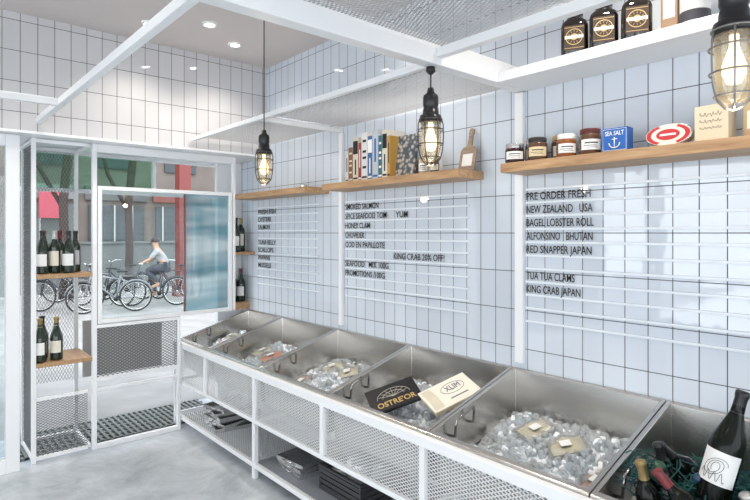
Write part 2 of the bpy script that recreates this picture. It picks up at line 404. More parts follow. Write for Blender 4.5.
g = G(); g.lattice((1.776, 1.67, 2.37), (1,0,0), (0,1,0), 0.655, 1.47, 0.018, 0.036, 0.004); g.make('mesh_infill', MESHC, cf)
g = G(); g.lattice((0.9, -0.2, 2.41), (1,0,0), (0,1,0), 0.88, 1.79, 0.018, 0.036, 0.0045); g.make('mesh_infill', MESHC, cf)
g = G(); g.lattice((1.776, 3.18, 2.37), (1,0,0), (0,1,0), 0.655, 1.05, 0.018, 0.036, 0.004); g.make('mesh_infill', MESHC, cf)

for i, y in enumerate((3.15, 1.635)):
    wd = 0.018 if i == 0 else 0.024
    tag(G().box((W-0.03, y-wd, 0.93), (W-0.002, y+wd, 2.325)).make('wall_upright', WHITE, bevel=0.002), 'white steel upright rail on the tiled wall', 'rail', 'wall upright rails')

def downlight(x, y, z=3.05, e=30):
    t = thing('recessed_downlight', 'small round recessed ceiling spotlight', 'light', (x, y, z-0.012), group='recessed ceiling spotlights')
    G().lathe([(0.035, 0.008), (0.035, 0.0), (0.05, 0.0), (0.052, 0.011)], seg=24).make('trim_ring', WHITE, t, world=False)
    G().lathe([(0.0, 0.006), (0.034, 0.006)], seg=24).make('lamp_disc', pm('lamp_glow', (1,1,1), emit=(1, 0.95, 0.88), es=18), t, world=False)
    l = bpy.data.lights.new('downlight', 'SPOT'); l.energy = e; l.spot_size = 2.3; l.spot_blend = 0.9; l.shadow_soft_size = 0.05; l.color = (1, 0.91, 0.80)
    o = bpy.data.objects.new('spot_lamp', l); COL.objects.link(o); o.location = (0, 0, -0.02); o.parent = t
for (x, y) in ((1.94, 3.86), (1.3, 3.86), (0.55, 3.5), (0.6, 2.0), (0.6, 0.6), (-0.6, 3.0), (-0.6, 1.2)):
    downlight(x, y)
for (x, y) in ((1.94, 2.3), (1.94, 0.9)): downlight(x, y, e=60)
for (x, y) in ((1.62, 3.6),): downlight(x, y, e=14)

# ------------------------------------------------------------------ wall shelves
tag(G().box((2.22, 3.32, 1.895), (W-0.001, 4.46, 1.94)).make('wall_shelf', OAK, bevel=0.002), 'oak shelf on the tiled wall beside the window', 'shelf', 'oak wall shelves')
tag(G().box((2.22, 1.88, 1.895), (W-0.001, 3.11, 1.94)).make('wall_shelf', OAK, bevel=0.002), 'oak shelf on the tiled wall holding books', 'shelf', 'oak wall shelves')
tag(G().box((2.22, -0.6, 1.895), (W-0.001, 1.61, 1.94)).make('wall_shelf', OAK, bevel=0.002), 'long oak shelf on the tiled wall holding jars', 'shelf', 'oak wall shelves')
tag(G().box((2.19, -0.6, 2.332), (W-0.001, 1.598, 2.38)).make('high_shelf', WHITE, bevel=0.002), 'white high shelf above the oak shelf', 'shelf')
ST = 1.9405

# ------------------------------------------------------------------ menu boards
def menu_board(ya, yb, lines, nm):
    e = thing('menu_board', nm, 'menu board', (W-0.006, (ya+yb)/2, 1.10), group='wall menu boards')
    for i in range(12):
        z = 1.823-i*0.0675
        if z < 1.10: break
        G().box((W-0.005, yb, z-0.0055), (W-0.002, ya, z+0.0055)).box((W-0.009, yb, z+0.0030), (W-0.005, ya, z+0.0055)).box((W-0.009, yb, z-0.0055), (W-0.005, ya, z-0.0030)).make('rail', RAILM, e)
    for (txt, y, zc, width, hgt) in lines:
        text_obj('lettering', txt, hgt/0.73, INK, e, Vector((W-0.0105, y, zc-hgt/2))-e.location, WALLROT, width=width, bold=0.0004)
    return e
L3 = [('PRE ORDER FRESH', 1.60, 1.789, 0.345, 0.040), ('NEW ZEALAND   USA', 1.60, 1.7215, 0.355, 0.040), ('BAGEL LOBSTER ROLL', 1.60, 1.654, 0.36, 0.040),
      ('ALFONSINO   BHUTAN', 1.60, 1.5865, 0.355, 0.040), ('RED SNAPPER JAPAN', 1.60, 1.519, 0.35, 0.040), ('TUA TUA CLAMS', 1.60, 1.384, 0.265, 0.040), ('KING CRAB JAPAN', 1.60, 1.3165, 0.295, 0.040)]
L2 = [('SMOKED SALMON', 3.11, 1.789, 0.36, 0.041), ('YUM', 2.58, 1.7215, 0.11, 0.041), ('SPICE SEAFOOD TOM', 3.11, 1.7215, 0.44, 0.041), ('HONEY CLAM', 3.11, 1.654, 0.27, 0.041),
      ('CHOWDER', 3.11, 1.5865, 0.21, 0.041), ("COD EN PAPILLOTE", 3.11, 1.519, 0.42, 0.041), ('KING CRAB 20% OFF!', 2.60, 1.4515, 0.44, 0.041),
      ('SEAFOOD   MIX 100G', 3.11, 1.384, 0.46, 0.041), ('PROMOTIONS /100G', 3.11, 1.3165, 0.42, 0.041)]
L1 = [('FRESH FISH', 4.38, 1.789, 0.30, 0.041), ('OYSTERS', 4.38, 1.7215, 0.22, 0.041), ('SALMON', 4.38, 1.654, 0.20, 0.041), ('TUNA BELLY', 4.38, 1.519, 0.30, 0.041), ('SCALLOPS', 4.38, 1.4515, 0.26, 0.041), ('PRAWNS', 4.38, 1.384, 0.2, 0.041), ('MUSSELS', 4.38, 1.3165, 0.22, 0.041)]
menu_board(1.61, -0.6, L3, 'white rail menu board with black preorder lettering')
menu_board(3.12, 1.98, L2, 'white rail menu board with black seafood lettering')
menu_board(4.40, 3.45, L1, 'white rail menu board with small black lettering')

# ------------------------------------------------------------------ counter
FX, FZ, BX, BZ = 1.77, 0.71, 2.435, 0.90
def zt(x): return FZ+(x-FX)*(BZ-FZ)/(BX-FX)
YS = [0.16, 0.92, 1.68, 2.44, 3.20, 3.96, 4.55]
ct = thing('display_counter', 'white steel seafood counter frame with expanded mesh front', 'counter', (2.1, 2.3, 0))
g = G()
MZ = 0.385
g.box((1.735, -0.6, 0.655), (1.768, 4.57, 0.70)); g.box((1.738, -0.6, MZ-0.025), (1.765, 4.57, MZ))
for y in YS+[-0.6]:
    g.box((1.737, y-0.016, MZ), (1.766, y+0.016, 0.655))
for y in (4.55, 3.20, 1.68, 0.16):
    g.box((1.737, y-0.018, 0.0), (1.766, y+0.018, MZ-0.025)); g.box((2.38, y-0.018, 0.0), (2.41, y+0.018, 0.55))
    g.box((1.766, y-0.015, MZ-0.025), (2.40, y+0.015, MZ))
g.box((1.738, -0.6, 0.07), (1.765, 4.53, 0.10)); g.box((1.766, 4.535, 0.07), (2.38, 4.565, 0.1))
g.add([(1.737,4.555,0.66),(2.43,4.555,0.85),(2.43,4.585,0.85),(1.737,4.585,0.66),(1.737,4.555,0.70),(2.43,4.555,0.885),(2.43,4.585,0.885),(1.737,4.585,0.70)],
      [(0,3,2,1),(4,5,6,7),(0,1,5,4),(1,2,6,5),(2,3,7,6),(3,0,4,7)])
g.make('counter_frame', WHITE, ct, bevel=0.002)
yy = [-0.6]+YS
for a, b in zip(yy[:-1], yy[1:]):
    G().lattice((1.752, a+0.016, MZ), (0,1,0), (0,0,1), b-a-0.032, 0.655-MZ, 0.032, 0.0165, 0.004).make('mesh_panel', WHITE, ct)
g = G(); g.lattice((1.77, 3.22, 0.095), (1,0,0), (0,1,0), 0.62, 1.31, 0.018, 0.036, 0.004); g.make('lower_mesh_shelf', WHITE, ct)
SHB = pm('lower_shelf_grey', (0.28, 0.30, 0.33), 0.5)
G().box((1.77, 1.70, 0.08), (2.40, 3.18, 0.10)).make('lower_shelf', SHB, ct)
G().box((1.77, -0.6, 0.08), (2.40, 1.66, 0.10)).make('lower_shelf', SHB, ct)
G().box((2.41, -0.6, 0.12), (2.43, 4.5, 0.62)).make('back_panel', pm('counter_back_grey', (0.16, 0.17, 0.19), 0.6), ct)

def steel_bin(y0, y1, handle=True):
    y0 += 0.002; y1 -= 0.002
    cx = (FX+BX)/2
    e = thing('ice_bin', 'brushed stainless steel sloping ice bin in the counter', 'bin', (cx, (y0+y1)/2, 0.46), group='steel ice bins')
    def P(x, y, dz=0): return (x, y, zt(x)+dz)
    r = 0.019; xi0, xi1, yi0, yi1 = FX+0.028, BX-0.022, y0+r, y1-r
    d = -0.25
    vs = [P(FX,y0),P(BX,y0),P(BX,y1),P(FX,y1), P(xi0,yi0),P(xi1,yi0),P(xi1,yi1),P(xi0,yi1),
          P(xi0+0.01,yi0+0.01,d),P(xi1-0.01,yi0+0.01,d),P(xi1-0.01,yi1-0.01,d),P(xi0+0.01,yi1-0.01,d),
          P(FX,y0,-0.03),P(BX,y0,-0.03),P(BX,y1,-0.03),P(FX,y1,-0.03)]
    fs = [(0,1,5,4),(1,2,6,5),(2,3,7,6),(3,0,4,7),(4,5,9,8),(5,6,10,9),(6,7,11,10),(7,4,8,11),(8,9,10,11),(0,12,13,1),(1,13,14,2),(2,14,15,3),(3,15,12,0)]
    G().add(vs, fs).make('bin_tray', STEEL, e, bevel=0.004)
    if handle:
        xa, xb = 1.90, 2.03; y = yi1-0.004
        za, zb = zt(xa), zt(xb)
        pts = [(xa, y, za-0.075), (xa, y-0.03, za-0.07), (xa, y-0.035, za-0.02), (xa+0.006, y-0.035, za+0.004), (xb-0.006, y-0.035, zb+0.004), (xb, y-0.035, zb-0.02), (xb, y-0.03, zb-0.07), (xb, y, zb-0.075)]
        G().path(pts, 0.0065, 10).make('bin_handle', pm('dark_chrome', (0.3, 0.29, 0.28), 0.18, 1.0), e)
    return e
for a, b in zip(yy[:-1], yy[1:]): steel_bin(a, b)

# ------------------------------------------------------------------ ice
ICE = glass_mat('clear_ice', (0.97, 0.99, 1.0), film=(0.90, 0.95, 0.99), filmfac=0.42, film2=(0.97, 0.99, 1.0), ior=1.38, rough=0.04)
ICEW = pm('frosty_ice', (0.93, 0.965, 1.0), 0.1, coat=0.5, ior=1.31)
ICEB = pm('ice_base', (0.88, 0.93, 0.98), 0.2, bump=0.5, bscale=60)
def smooth_h(u, v): return 0.5+0.5*math.sin(u*5.1+v*3.3)*math.cos(v*4.7-u*2.1)
bm = bmesh.new(); bmesh.ops.create_cube(bm, size=2); bmesh.ops.subdivide_edges(bm, edges=bm.edges[:], cuts=1, use_grid_fill=True)
TV = [v.co.lerp(v.co.normalized()*1.25, 0.5) for v in bm.verts]
bm.verts.index_update(); TF = [[v.index for v in f.verts] for f in bm.faces]; bm.free()
def ice_pile(y0, y1, top, n, size=0.02, lo=1.83, hi=2.39, amp=0.03):
    yi0, yi1 = y0+0.04, y1-0.04
    g = G(); N = 18
    def hz(x, y):
        u = (x-lo)/(hi-lo); v = (y-yi0)/(yi1-yi0)
        edge = min(u*1.4, 1-u, v, 1-v); k = max(0, min(1, edge/0.25))
        return zt(x)-0.25+0.012+top*(0.25+0.75*k)+amp*(smooth_h(u*2+y0*3, v*2)-0.5)
    vs = []; fs = []
    for i in range(N+1):
        for j in range(N+1):
            x = lo+(hi-lo)*i/N; y = yi0+(yi1-yi0)*j/N; vs.append((x, y, hz(x, y)-0.004+random.uniform(-.004,.004)))
    for i in range(N):
        for j in range(N): a = i*(N+1)+j; fs.append((a, a+N+1, a+N+2, a+1))
    g.add(vs, fs, 1, True)
    for i in range(n):
        x = random.uniform(lo+0.015, hi-0.015); y = random.uniform(yi0+0.015, yi1-0.015)
        R = Euler((random.uniform(0,6),random.uniform(0,6),random.uniform(0,6))).to_matrix()
        s = size*random.uniform(0.45, 1.1)
        c = Vector((x, y, hz(x, y)+random.uniform(-0.004, 0.014)))
        a, b_, c_ = s*random.uniform(.4,.55), s*random.uniform(.35,.5), s*random.uniform(.28,.45)
        vs = [c+R @ Vector((p.x*a, p.y*b_, p.z*c_)) for p in TV]
        g.add(vs, TF, 0 if random.random() < 0.85 else 2, random.random() < 0.4)
    o = g.make('ice_pile', [ICE, ICEB, ICEW]); tag(o, 'heap of clear crushed ice cubes in a steel bin', 'ice', kind='stuff')
    return hz
hz5 = ice_pile(0.92, 1.68, 0.105, 1000, 0.032)
hz4 = ice_pile(1.68, 2.44, 0.10, 800, 0.032)
hz3 = ice_pile(2.44, 3.20, 0.10, 700, 0.032)
hz2 = ice_pile(3.20, 3.96, 0.10, 500, 0.032)
hz1 = ice_pile(3.96, 4.55, 0.11, 350, 0.032)
hz6 = ice_pile(0.16, 0.92, 0.0, 60, 0.03)

PLAST = glass_mat('clear_plastic_film', (0.95, 0.96, 0.96), film=(0.85, 0.87, 0.86), filmfac=0.25, film2=(0.92, 0.93, 0.92), ior=1.6, rough=0.08)
SALM = pm('salmon_flesh', (0.72, 0.26, 0.11), 0.35, var=0.25, bscale=30, coat=0.4)
PINKF = pm('pale_pink_fish', (0.52, 0.31, 0.24), 0.35, var=0.2, bscale=40, coat=0.3)
YELF = pm('pale_yellow_fillet', (0.74, 0.68, 0.50), 0.3, var=0.12, bscale=40, coat=0.5)
def pack(x, y, z, w, d, rz, fish, label, stick=True):
    e = thing('seafood_pack', label, 'packaged fish', (x, y, z), tiltrot(rz, (-0.28, 0.04)), 'vacuum packed seafood on ice')
    N = 10; vs = []; fs = []; vs2 = []
    for i in range(N+1):
        for j in range(N+1):
            u = i/N*2-1; v = j/N*2-1
            hgt = 0.016*max(0, (1-u**4)*(1-v**4))**0.5*(0.8+0.3*math.sin(u*5+v*2))
            vs.append((u*w/2, v*d/2, 0.004+hgt)); vs2.append((u*(w/2+0.014), v*(d/2+0.012), 0.0055+hgt*1.12+0.0006*math.sin(u*23+v*17)))
    for i in range(N):
        for j in range(N): a = i*(N+1)+j; fs.append((a, a+N+1, a+N+2, a+1))
    G().add(vs, fs, 0, True).make('fillet', fish, e, world=False)
    G().add(vs2, fs, 0, False).make('plastic_wrap', PLAST, e, world=False)
    G().box((-w/2-0.018, -d/2-0.015, 0), (w/2+0.018, d/2+0.015, 0.003)).make('plastic_tray', PLAST, e, world=False, bevel=0.001)
    if stick: G().box((-w*0.2, -d*0.28, 0.0255), (w*0.12, d*0.1, 0.0262)).make('price_sticker', PAPERW, e, world=False)
    return e
for (hz, x, y, w, dd, rz, f, lb) in [
    (hz5, 2.17, 1.38, 0.14, 0.11, -0.4, YELF, 'pale yellow fish pack with white sticker on ice'),
    (hz5, 2.14, 1.21, 0.14, 0.11, -0.8, YELF, 'pale yellow fish pack with white sticker on ice'),
    (hz5, 2.05, 1.04, 0.13, 0.09, -0.2, PINKF, 'pink fish fillet pack on ice'),
    (hz5, 1.92, 1.30, 0.12, 0.07, -0.9, PLAST, 'clear plastic pack with white sticker on ice'),
    (hz3, 2.20, 2.95, 0.13, 0.12, -0.5, YELF, 'pale yellow seafood pack on ice'),
    (hz3, 2.18, 2.76, 0.13, 0.12, -0.7, YELF, 'pale yellow seafood pack on ice'),
    (hz3, 1.97, 3.0, 0.18, 0.10, 0.3, PINKF, 'pale pink whole fish pack on ice'),
    (hz2, 2.10, 3.58, 0.17, 0.11, -0.4, SALM, 'orange salmon fillet pack on ice'),
    (hz2, 2.14, 3.78, 0.15, 0.10, -0.1, YELF, 'pale yellow seafood pack on ice'),
    (hz2, 1.98, 3.40, 0.13, 0.09, -0.7, SALM, 'orange salmon fillet pack on ice'),
    (hz1, 2.05, 4.25, 0.15, 0.10, 0.4, PINKF, 'pink fish fillet pack on ice'),
    (hz1, 2.18, 4.40, 0.12, 0.09, 0.1, YELF, 'pale yellow seafood pack on ice')]:
    pack(x, y, hz(x, y)+0.008, w, dd, rz, f, lb)

BC = pm('black_card', (0.012, 0.012, 0.014), 0.35)
e = thing('gift_box', 'flat black presentation pack with gold lettering on the ice', 'box', (1.965, 2.10, 0.732), tiltrot(-0.50, (-0.40, -0.10)))
G().box((-0.135, -0.10, 0), (0.135, 0.10, 0.012)).make('box_base', BC, e, world=False, bevel=0.002)
G().box((-0.137, -0.102, 0.0125), (0.137, 0.102, 0.020)).make('box_lid', BC, e, world=False, bevel=0.002)
text_obj('box_lettering', "OSTRE'OR", 0.058, GOLD, e, (0.004, -0.078, 0.021), (0,0,0), width=0.21, center=True, bold=0.001)
g = G()
for k in range(7):
    a = math.pi*(0.1+0.133*k); g.path([(0.0,-0.01,0.0205),(0.055*math.cos(a)*1.5, -0.01+0.065*math.sin(a), 0.0205)], 0.0009, 5)
g.path([(0.06*math.cos(math.pi*i/10)*1.5, -0.01+0.07*math.sin(math.pi*i/10), 0.0205) for i in range(11)], 0.001, 5)
g.path([(0.04*math.cos(math.pi*i/10)*1.5, -0.01+0.045*math.sin(math.pi*i/10), 0.0205) for i in range(11)], 0.001, 5)
g.make('shell_drawing', PAPER, e, world=False)
e = thing('gift_box', 'flat cream smoked salmon pack with dark blue logo on the ice', 'box', (2.12, 1.845, 0.770), tiltrot(-0.35, (-0.40, -0.10)))
G().box((-0.135, -0.095, 0), (0.135, 0.095, 0.014)).make('box_base', CREAM, e, world=False, bevel=0.002)
G().box((-0.137, -0.097, 0.0145), (0.137, 0.097, 0.024)).make('box_lid', pm('ivory_lid', (0.80,0.77,0.66), 0.5, var=0.08, bscale=30), e, world=False, bevel=0.002)
g = G()
for k in range(9): g.path([(-0.125+0.006*k, -0.085, 0.0243), (-0.118+0.006*k, 0.0, 0.0243), (-0.125+0.006*k, 0.085, 0.0243)], 0.001, 4)
g.make('box_pattern', pm('tan_print', (0.50,0.38,0.22), 0.5), e, world=False)
NAVY = pm('navy_print', (0.03, 0.06, 0.16), 0.5)
text_obj('box_lettering', "XLIM", 0.06, NAVY, e, (0.03, 0.005, 0.0252), (0,0,0), width=0.085, center=True, bold=0.0)
G().path([(0.03+0.065*math.cos(a), 0.022+0.042*math.sin(a), 0.0245) for a in [i*math.pi/12 for i in range(24)]], 0.0012, 5, closed=True).make('logo_ring', NAVY, e, world=False)
G().box((-0.02, -0.055, 0.0242), (0.08, -0.048, 0.0248)).make('box_rule', NAVY, e, world=False)

# ------------------------------------------------------------------ nearest bin: bottles and net
e = bottle((1.945, 0.605, 0.745), tiltrot(-0.1, (0.22, -0.19)), glass=BDARK, kind='burg', foil=BLACK, scale=1.2, txt='large near-black wine bottle with white line-drawn label leaning on the net')
g = G()
def lp(y, z): a = math.pi+y/0.0434; return (0.0434*math.cos(a), 0.0434*math.sin(a), z)
g.path([lp(0.030*math.cos(t*0.35)*(1-t/60), 0.098+0.026*math.sin(t*0.35+0.4)*(1-t/80)) for t in range(48)], 0.0006, 5)
g.path([lp(-0.03+0.0012*t, 0.075+0.012*math.sin(t*0.5)) for t in range(50)], 0.0006, 5)
g.make('label_drawing', INK, e, world=False)
FB = pm('blue_capsule', (0.02, 0.05, 0.10), 0.3)
for (x, y, z, rz, ln, f, lb, l) in [(1.98,0.86,0.56,0.3,(-0.25,-0.40),FGr,'tilted wine bottle with green capsule in the bin',PAPERW), (1.90,0.74,0.545,-0.1,(-0.15,0.15),FG,'tilted wine bottle with gold capsule in the bin',PAPER),
      (2.03,0.73,0.58,-0.1,(-0.2,0.15),BLACK,'tilted wine bottle with black capsule in the bin',PAPERW), (2.06,0.50,0.58,0.2,(-0.45,0.5),FB,'tilted wine bottle with blue capsule in the bin',PAPER), (2.0,0.36,0.57,0.2,(-0.35,0.5),FS,'tilted wine bottle with silver capsule in the bin',PAPERW),
      (1.87,0.52,0.62,-0.6,(-0.15,0.75),FR,'tilted wine bottle with red capsule lying on the net',PAPERW), (2.16,0.62,0.66,0.3,(-0.6,0.6),BLACK,'tilted wine bottle with black capsule lying on the net',PAPER)]:
    bottle((x, y, z), tiltrot(rz, ln), glass=BDARK, kind='bord', foil=f, label=l, txt=lb, group='wine bottles heaped in the bin')
g = G(); random.seed(3)
for k in range(150):
    pts = []; cx, cy = random.uniform(1.90, 2.28), random.uniform(0.28, 0.84); cz = 0.615+0.13*min(1, max(0, (2.4-cx)/0.3))+random.uniform(-0.04, 0.045)
    a = random.uniform(0, 6)
    for i in range(22):
        a += random.uniform(0.15, 0.6); r = random.uniform(0.03, 0.10)
        pts.append((min(2.38,max(1.83, cx+r*math.cos(a))), min(0.88, max(0.2, cy+r*math.sin(a))), cz+0.03*math.sin(a*1.7+k)))
    g.path(pts, 0.0024, 5, mi=k % 2)
tag(g.make('fishing_net', [pm('net_green', (0.015, 0.11, 0.09), 0.7), pm('net_blue', (0.015, 0.07, 0.085), 0.7)]), 'tangled dark green fishing net around the bottles', 'net', kind='stuff')

# ------------------------------------------------------------------ pendant lamps
BULB = pm('warm_bulb', (0.95, 0.85, 0.7), emit=(1, 0.72, 0.40), es=3)
LGL = glass_mat('lamp_glass_mat', (0.88, 0.88, 0.82), film=(0.75, 0.72, 0.60), filmfac=0.22, film2=(0.85, 0.82, 0.72))
def pendant(x, y, z, ztop, lb, cm, sc=0.9):
    e = thing('pendant_lamp', lb, 'lamp', (x, y, z), group='caged pendant lamps', scale=sc)
    h = (ztop-z)/sc
    G().tube((0,0,0.37), (0,0,h), 0.004).make('lamp_cord', BLACK, e, world=False)
    G().lathe([(0.0,h),(0.022,h),(0.024,h-0.02),(0.008,h-0.035),(0,h-0.035)][::-1], seg=18).make('ceiling_hook', BLACK, e, world=False)
    G().lathe([(0,0.385),(0.014,0.38),(0.02,0.355),(0.034,0.345),(0.038,0.335),(0.038,0.295),(0.034,0.285),(0.038,0.275),(0.040,0.25),(0.052,0.245),(0.056,0.22),(0.052,0.212),(0.0,0.212)][::-1], seg=24).make('lamp_socket', BLACK, e, world=False)
    G().lathe([(0.0,0.018),(0.022,0.022),(0.038,0.04),(0.046,0.08),(0.048,0.212)], seg=24).make('lamp_glass', LGL, e, world=False)
    G().lathe([(0.0,0.07),(0.018,0.075),(0.029,0.10),(0.030,0.125),(0.020,0.155),(0.012,0.18),(0.012,0.21)], seg=20).make('lamp_bulb', BULB, e, world=False)
    g = G()
    prof = [(0.055,0.225),(0.061,0.20),(0.062,0.14),(0.058,0.08),(0.047,0.035),(0.025,0.008),(0.0,0.0)]
    for k in range(6):
        a = k*math.pi/3+0.3
        g.path([(r*math.cos(a), r*math.sin(a), zz) for r, zz in prof], 0.0030, 6)
    for r, zz in ((0.062,0.175),(0.061,0.105),(0.049,0.04),(0.056,0.225)):
        g.path([(r*math.cos(i*math.pi/14), r*math.sin(i*math.pi/14), zz) for i in range(28)], 0.0030, 6, closed=True)
    g.make('lamp_cage', cm, e, world=False)
    l = bpy.data.lights.new('bulb', 'POINT'); l.energy = 1.5; l.color = (1, 0.75, 0.5); l.shadow_soft_size = 0.02
    o = bpy.data.objects.new('bulb_light', l); COL.objects.link(o); o.location = (0,0,-0.03); o.parent = e
CG = pm('cage_metal', (0.07, 0.062, 0.055), 0.35, 0.6); CG2 = pm('cage_steel', (0.30, 0.29, 0.27), 0.3, 0.7)
pendant(1.715, 3.02, 1.90, 3.045, 'black caged industrial pendant lamp on a long cord', CG)
pendant(1.76, 1.645, 1.895, 2.328, 'black caged industrial pendant lamp hanging from the beam', CG)
pendant(1.765, 0.49, 1.945, 2.358, 'steel caged industrial pendant lamp above the near bin', CG2, 1.0)

# ------------------------------------------------------------------ books
def book(y, th, h, d, col, lb, band=None, x=2.27, style=0):
    cm = pm('cover_%d_%d_%d' % tuple(int(c*99) for c in col), col, 0.45)
    e = thing('book', lb, 'book', (x, y, ST), (0, 0, 0), 'books on the oak shelf')
    G().box((0,-th/2,0),(0.003,th/2,h)).box((0.003,-th/2,0),(d,-th/2+0.002,h)).box((0.003,th/2-0.002,0),(d,th/2,h)).make('book_cover', cm, e, world=False)
    G().box((0.003,-th/2+0.002,0.003),(d-0.004,th/2-0.002,h-0.003)).make('book_pages', PAPERW, e, world=False)
    bd = band or PAPERW
    if style == 0: G().box((-0.0006,-th/2*0.28,h*0.35),(0,th/2*0.28,h*0.82)).make('spine_title', bd, e, world=False)
    elif style == 1:
        for zz in (0.25, 0.45, 0.58, 0.8): G().box((-0.0006,-th/2*0.6,h*zz),(0,th/2*0.6,h*(zz+0.05))).make('spine_title', bd, e, world=False)
    else: G().box((-0.0006,-th/2*0.9,h*0.62),(0,th/2*0.9,h*0.92)).make('spine_panel', bd, e, world=False); G().box((-0.0006,-th/2*0.25,h*0.15),(0,th/2*0.25,h*0.5)).make('spine_title', bd, e, world=False)
    G().box((-0.0006,-th/2*0.8,h*0.05),(0,th/2*0.8,h*0.09)).make('spine_mark', bd, e, world=False)
    return e
y = 2.905
for i, (th, h, col, lb, band) in enumerate([(0.03,0.20,(0.60,0.60,0.58),'slim pale book on the oak shelf',INK),(0.045,0.23,(0.20,0.10,0.06),'brown book on the oak shelf',CREAM),
     (0.055,0.29,(0.62,0.57,0.46),'tall cream book with dark spine title',INK),(0.03,0.25,(0.30,0.05,0.04),'tall dark red book on the oak shelf',PAPERW),(0.06,0.31,(0.66,0.66,0.66),'tall white book with dark spine title',INK),
     (0.045,0.28,(0.05,0.13,0.28),'tall blue book on the oak shelf',PAPERW),(0.055,0.315,(0.46,0.50,0.54),'tall pale grey book with blue spine title',BLUEP),
     (0.035,0.27,(0.04,0.14,0.18),'teal book on the oak shelf',PAPERW),(0.045,0.30,(0.66,0.62,0.54),'off white book with dark spine title',INK),(0.026,0.26,(0.45,0.26,0.06),'ochre book on the oak shelf',INK)]):
    book(y-th/2, th, h, 0.155, col, lb, band=band, style=i % 3); y -= th+0.002
def pebble_mat():
    m = bpy.data.materials.new('pebble_print'); m.use_nodes = True; nt = m.node_tree; b = nt.nodes['Principled BSDF']
    v = nt.nodes.new('ShaderNodeTexVoronoi'); v.inputs['Scale'].default_value = 38; cr = nt.nodes.new('ShaderNodeValToRGB')
    tc = nt.nodes.new('ShaderNodeTexCoord'); nt.links.new(tc.outputs['Object'], v.inputs['Vector'])
    e = cr.color_ramp.elements; e[0].color = (0.48,0.43,0.37,1); e[0].position = 0.25; e[1].color = (0.06,0.08,0.10,1); e[1].position = 0.6
    nt.links.new(v.outputs['Distance'], cr.inputs[0]); nt.links.new(cr.outputs[0], b.inputs['Base Color']); return m
e = thing('book', 'book with pebble patterned cover standing face out', 'book', (2.31, 2.385, ST+0.003), (0, 0.13, 0), 'books on the oak shelf')
G().box((0,-0.085,0.002),(0.02,0.085,0.26)).make('book_cover', pebble_mat(), e, world=False)
G().box((0.003,-0.082,0.0),(0.017,0.086,0.257)).make('book_pages', PAPERW, e, world=False)
def jar(loc, r, h, content, lid, lb, label=None, lidh=0.02, nm='jar', grp=None):
    e = thing(nm, lb, 'jar', loc, (0,0,0.6), grp)
    G().lathe([(0,0.002),(r*0.9,0),(r,0.006),(r,h-lidh-0.012),(r*0.9,h-lidh),(0,h-lidh)], seg=24).make('jar_body', content, e, world=False)
    G().lathe([(r*0.93,h-lidh-0.002),(r*0.95,h-0.003),(r*0.9,h),(0,h)], seg=24).make('jar_lid', lid, e, world=False)
    if label:
        G().lathe([(r+0.0007,h*0.18),(r+0.0007,h*0.58)], seg=20, a0=math.pi-1.0, a1=math.pi+1.0).make('jar_label', label, e, world=False)
        G().lathe([(r+0.0012,h*0.42),(r+0.0012,h*0.47)], seg=20, a0=math.pi-0.6, a1=math.pi+0.6).make('label_print', LB, e, world=False)
        G().lathe([(r+0.0012,h*0.33),(r+0.0012,h*0.355)], seg=20, a0=math.pi-0.7, a1=math.pi+0.5).make('label_print', LB, e, world=False)
        G().lathe([(r+0.0012,h*0.26),(r+0.0012,h*0.28)], seg=20, a0=math.pi-0.4, a1=math.pi+0.6).make('label_print', LB, e, world=False)
    return e
JAM = pm('dark_jam', (0.03, 0.006, 0.008), 0.08, coat=0.6); HONEY = pm('amber_honey', (0.24, 0.08, 0.02), 0.1, coat=0.6); OLIVE = pm('brown_paste', (0.10, 0.05, 0.028), 0.15, coat=0.5)
PEACH = pm('pale_jar_content', (0.50, 0.38, 0.25), 0.15, coat=0.5)
SIL = pm('silver_lid', (0.7, 0.7, 0.7), 0.25, 0.9)
jar((2.33, 2.235, ST), 0.03, 0.12, PEACH, SIL, 'small pale jar with silver lid beside the books', PAPERW)
jar((2.36, 2.155, ST), 0.032, 0.14, pm('white_ceramic', (0.85,0.85,0.83), 0.2), PAPERW, 'small white ceramic pot beside the books')
jar((2.28, 2.10, ST), 0.026, 0.08, JAM, BLACK, 'small dark jar beside the books', PAPER)
e = thing('cutting_board', 'small wooden paddle board leaning on the tiled wall', 'cutting board', (2.35, 1.935, ST), (0, 0.22, 0))
g = G(); prof = [(-0.05,0),(0.05,0),(0.055,0.01),(0.055,0.12),(0.04,0.14),(0.014,0.15),(0.012,0.21),(0.016,0.22),(0.014,0.245),(0,0.252),(-0.014,0.245),(-0.016,0.22),(-0.012,0.21),(-0.014,0.15),(-0.04,0.14),(-0.055,0.12),(-0.055,0.01)]
n = len(prof); g.add([(0,a,b) for a,b in prof]+[(0.014,a,b) for a,b in prof], [tuple(range(n)), tuple(range(n,2*n))[::-1]]+[(i,(i+1)%n,(i+1)%n+n,i+n)[::-1] for i in range(n)])
g.make('board', wood_mat('pale_wood', (0.24,0.17,0.12), (0.40,0.31,0.22)), e, world=False)
G().box((-0.001,-0.035,0.03),(0,0.035,0.10)).make('board_print', PAPERW, e, world=False)
grp = 'preserve jars on the oak shelf'
DKL = pm('dark_lid', (0.03,0.03,0.03), 0.3)
jar((2.275, 1.565, ST), 0.046, 0.095, JAM, SIL, 'dark jam jar with white label on the oak shelf', PAPERW, grp=grp)
jar((2.375, 1.52, ST), 0.046, 0.12, JAM, SIL, 'dark jam jar with cream label on the oak shelf', PAPER, grp=grp)
jar((2.285, 1.445, ST), 0.046, 0.11, OLIVE, DKL, 'brown preserve jar with cream label on the oak shelf', CREAM, grp=grp)
jar((2.375, 1.375, ST), 0.044, 0.12, OLIVE, GOLD, 'brown preserve jar with gold lid on the oak shelf', PAPER, grp=grp)
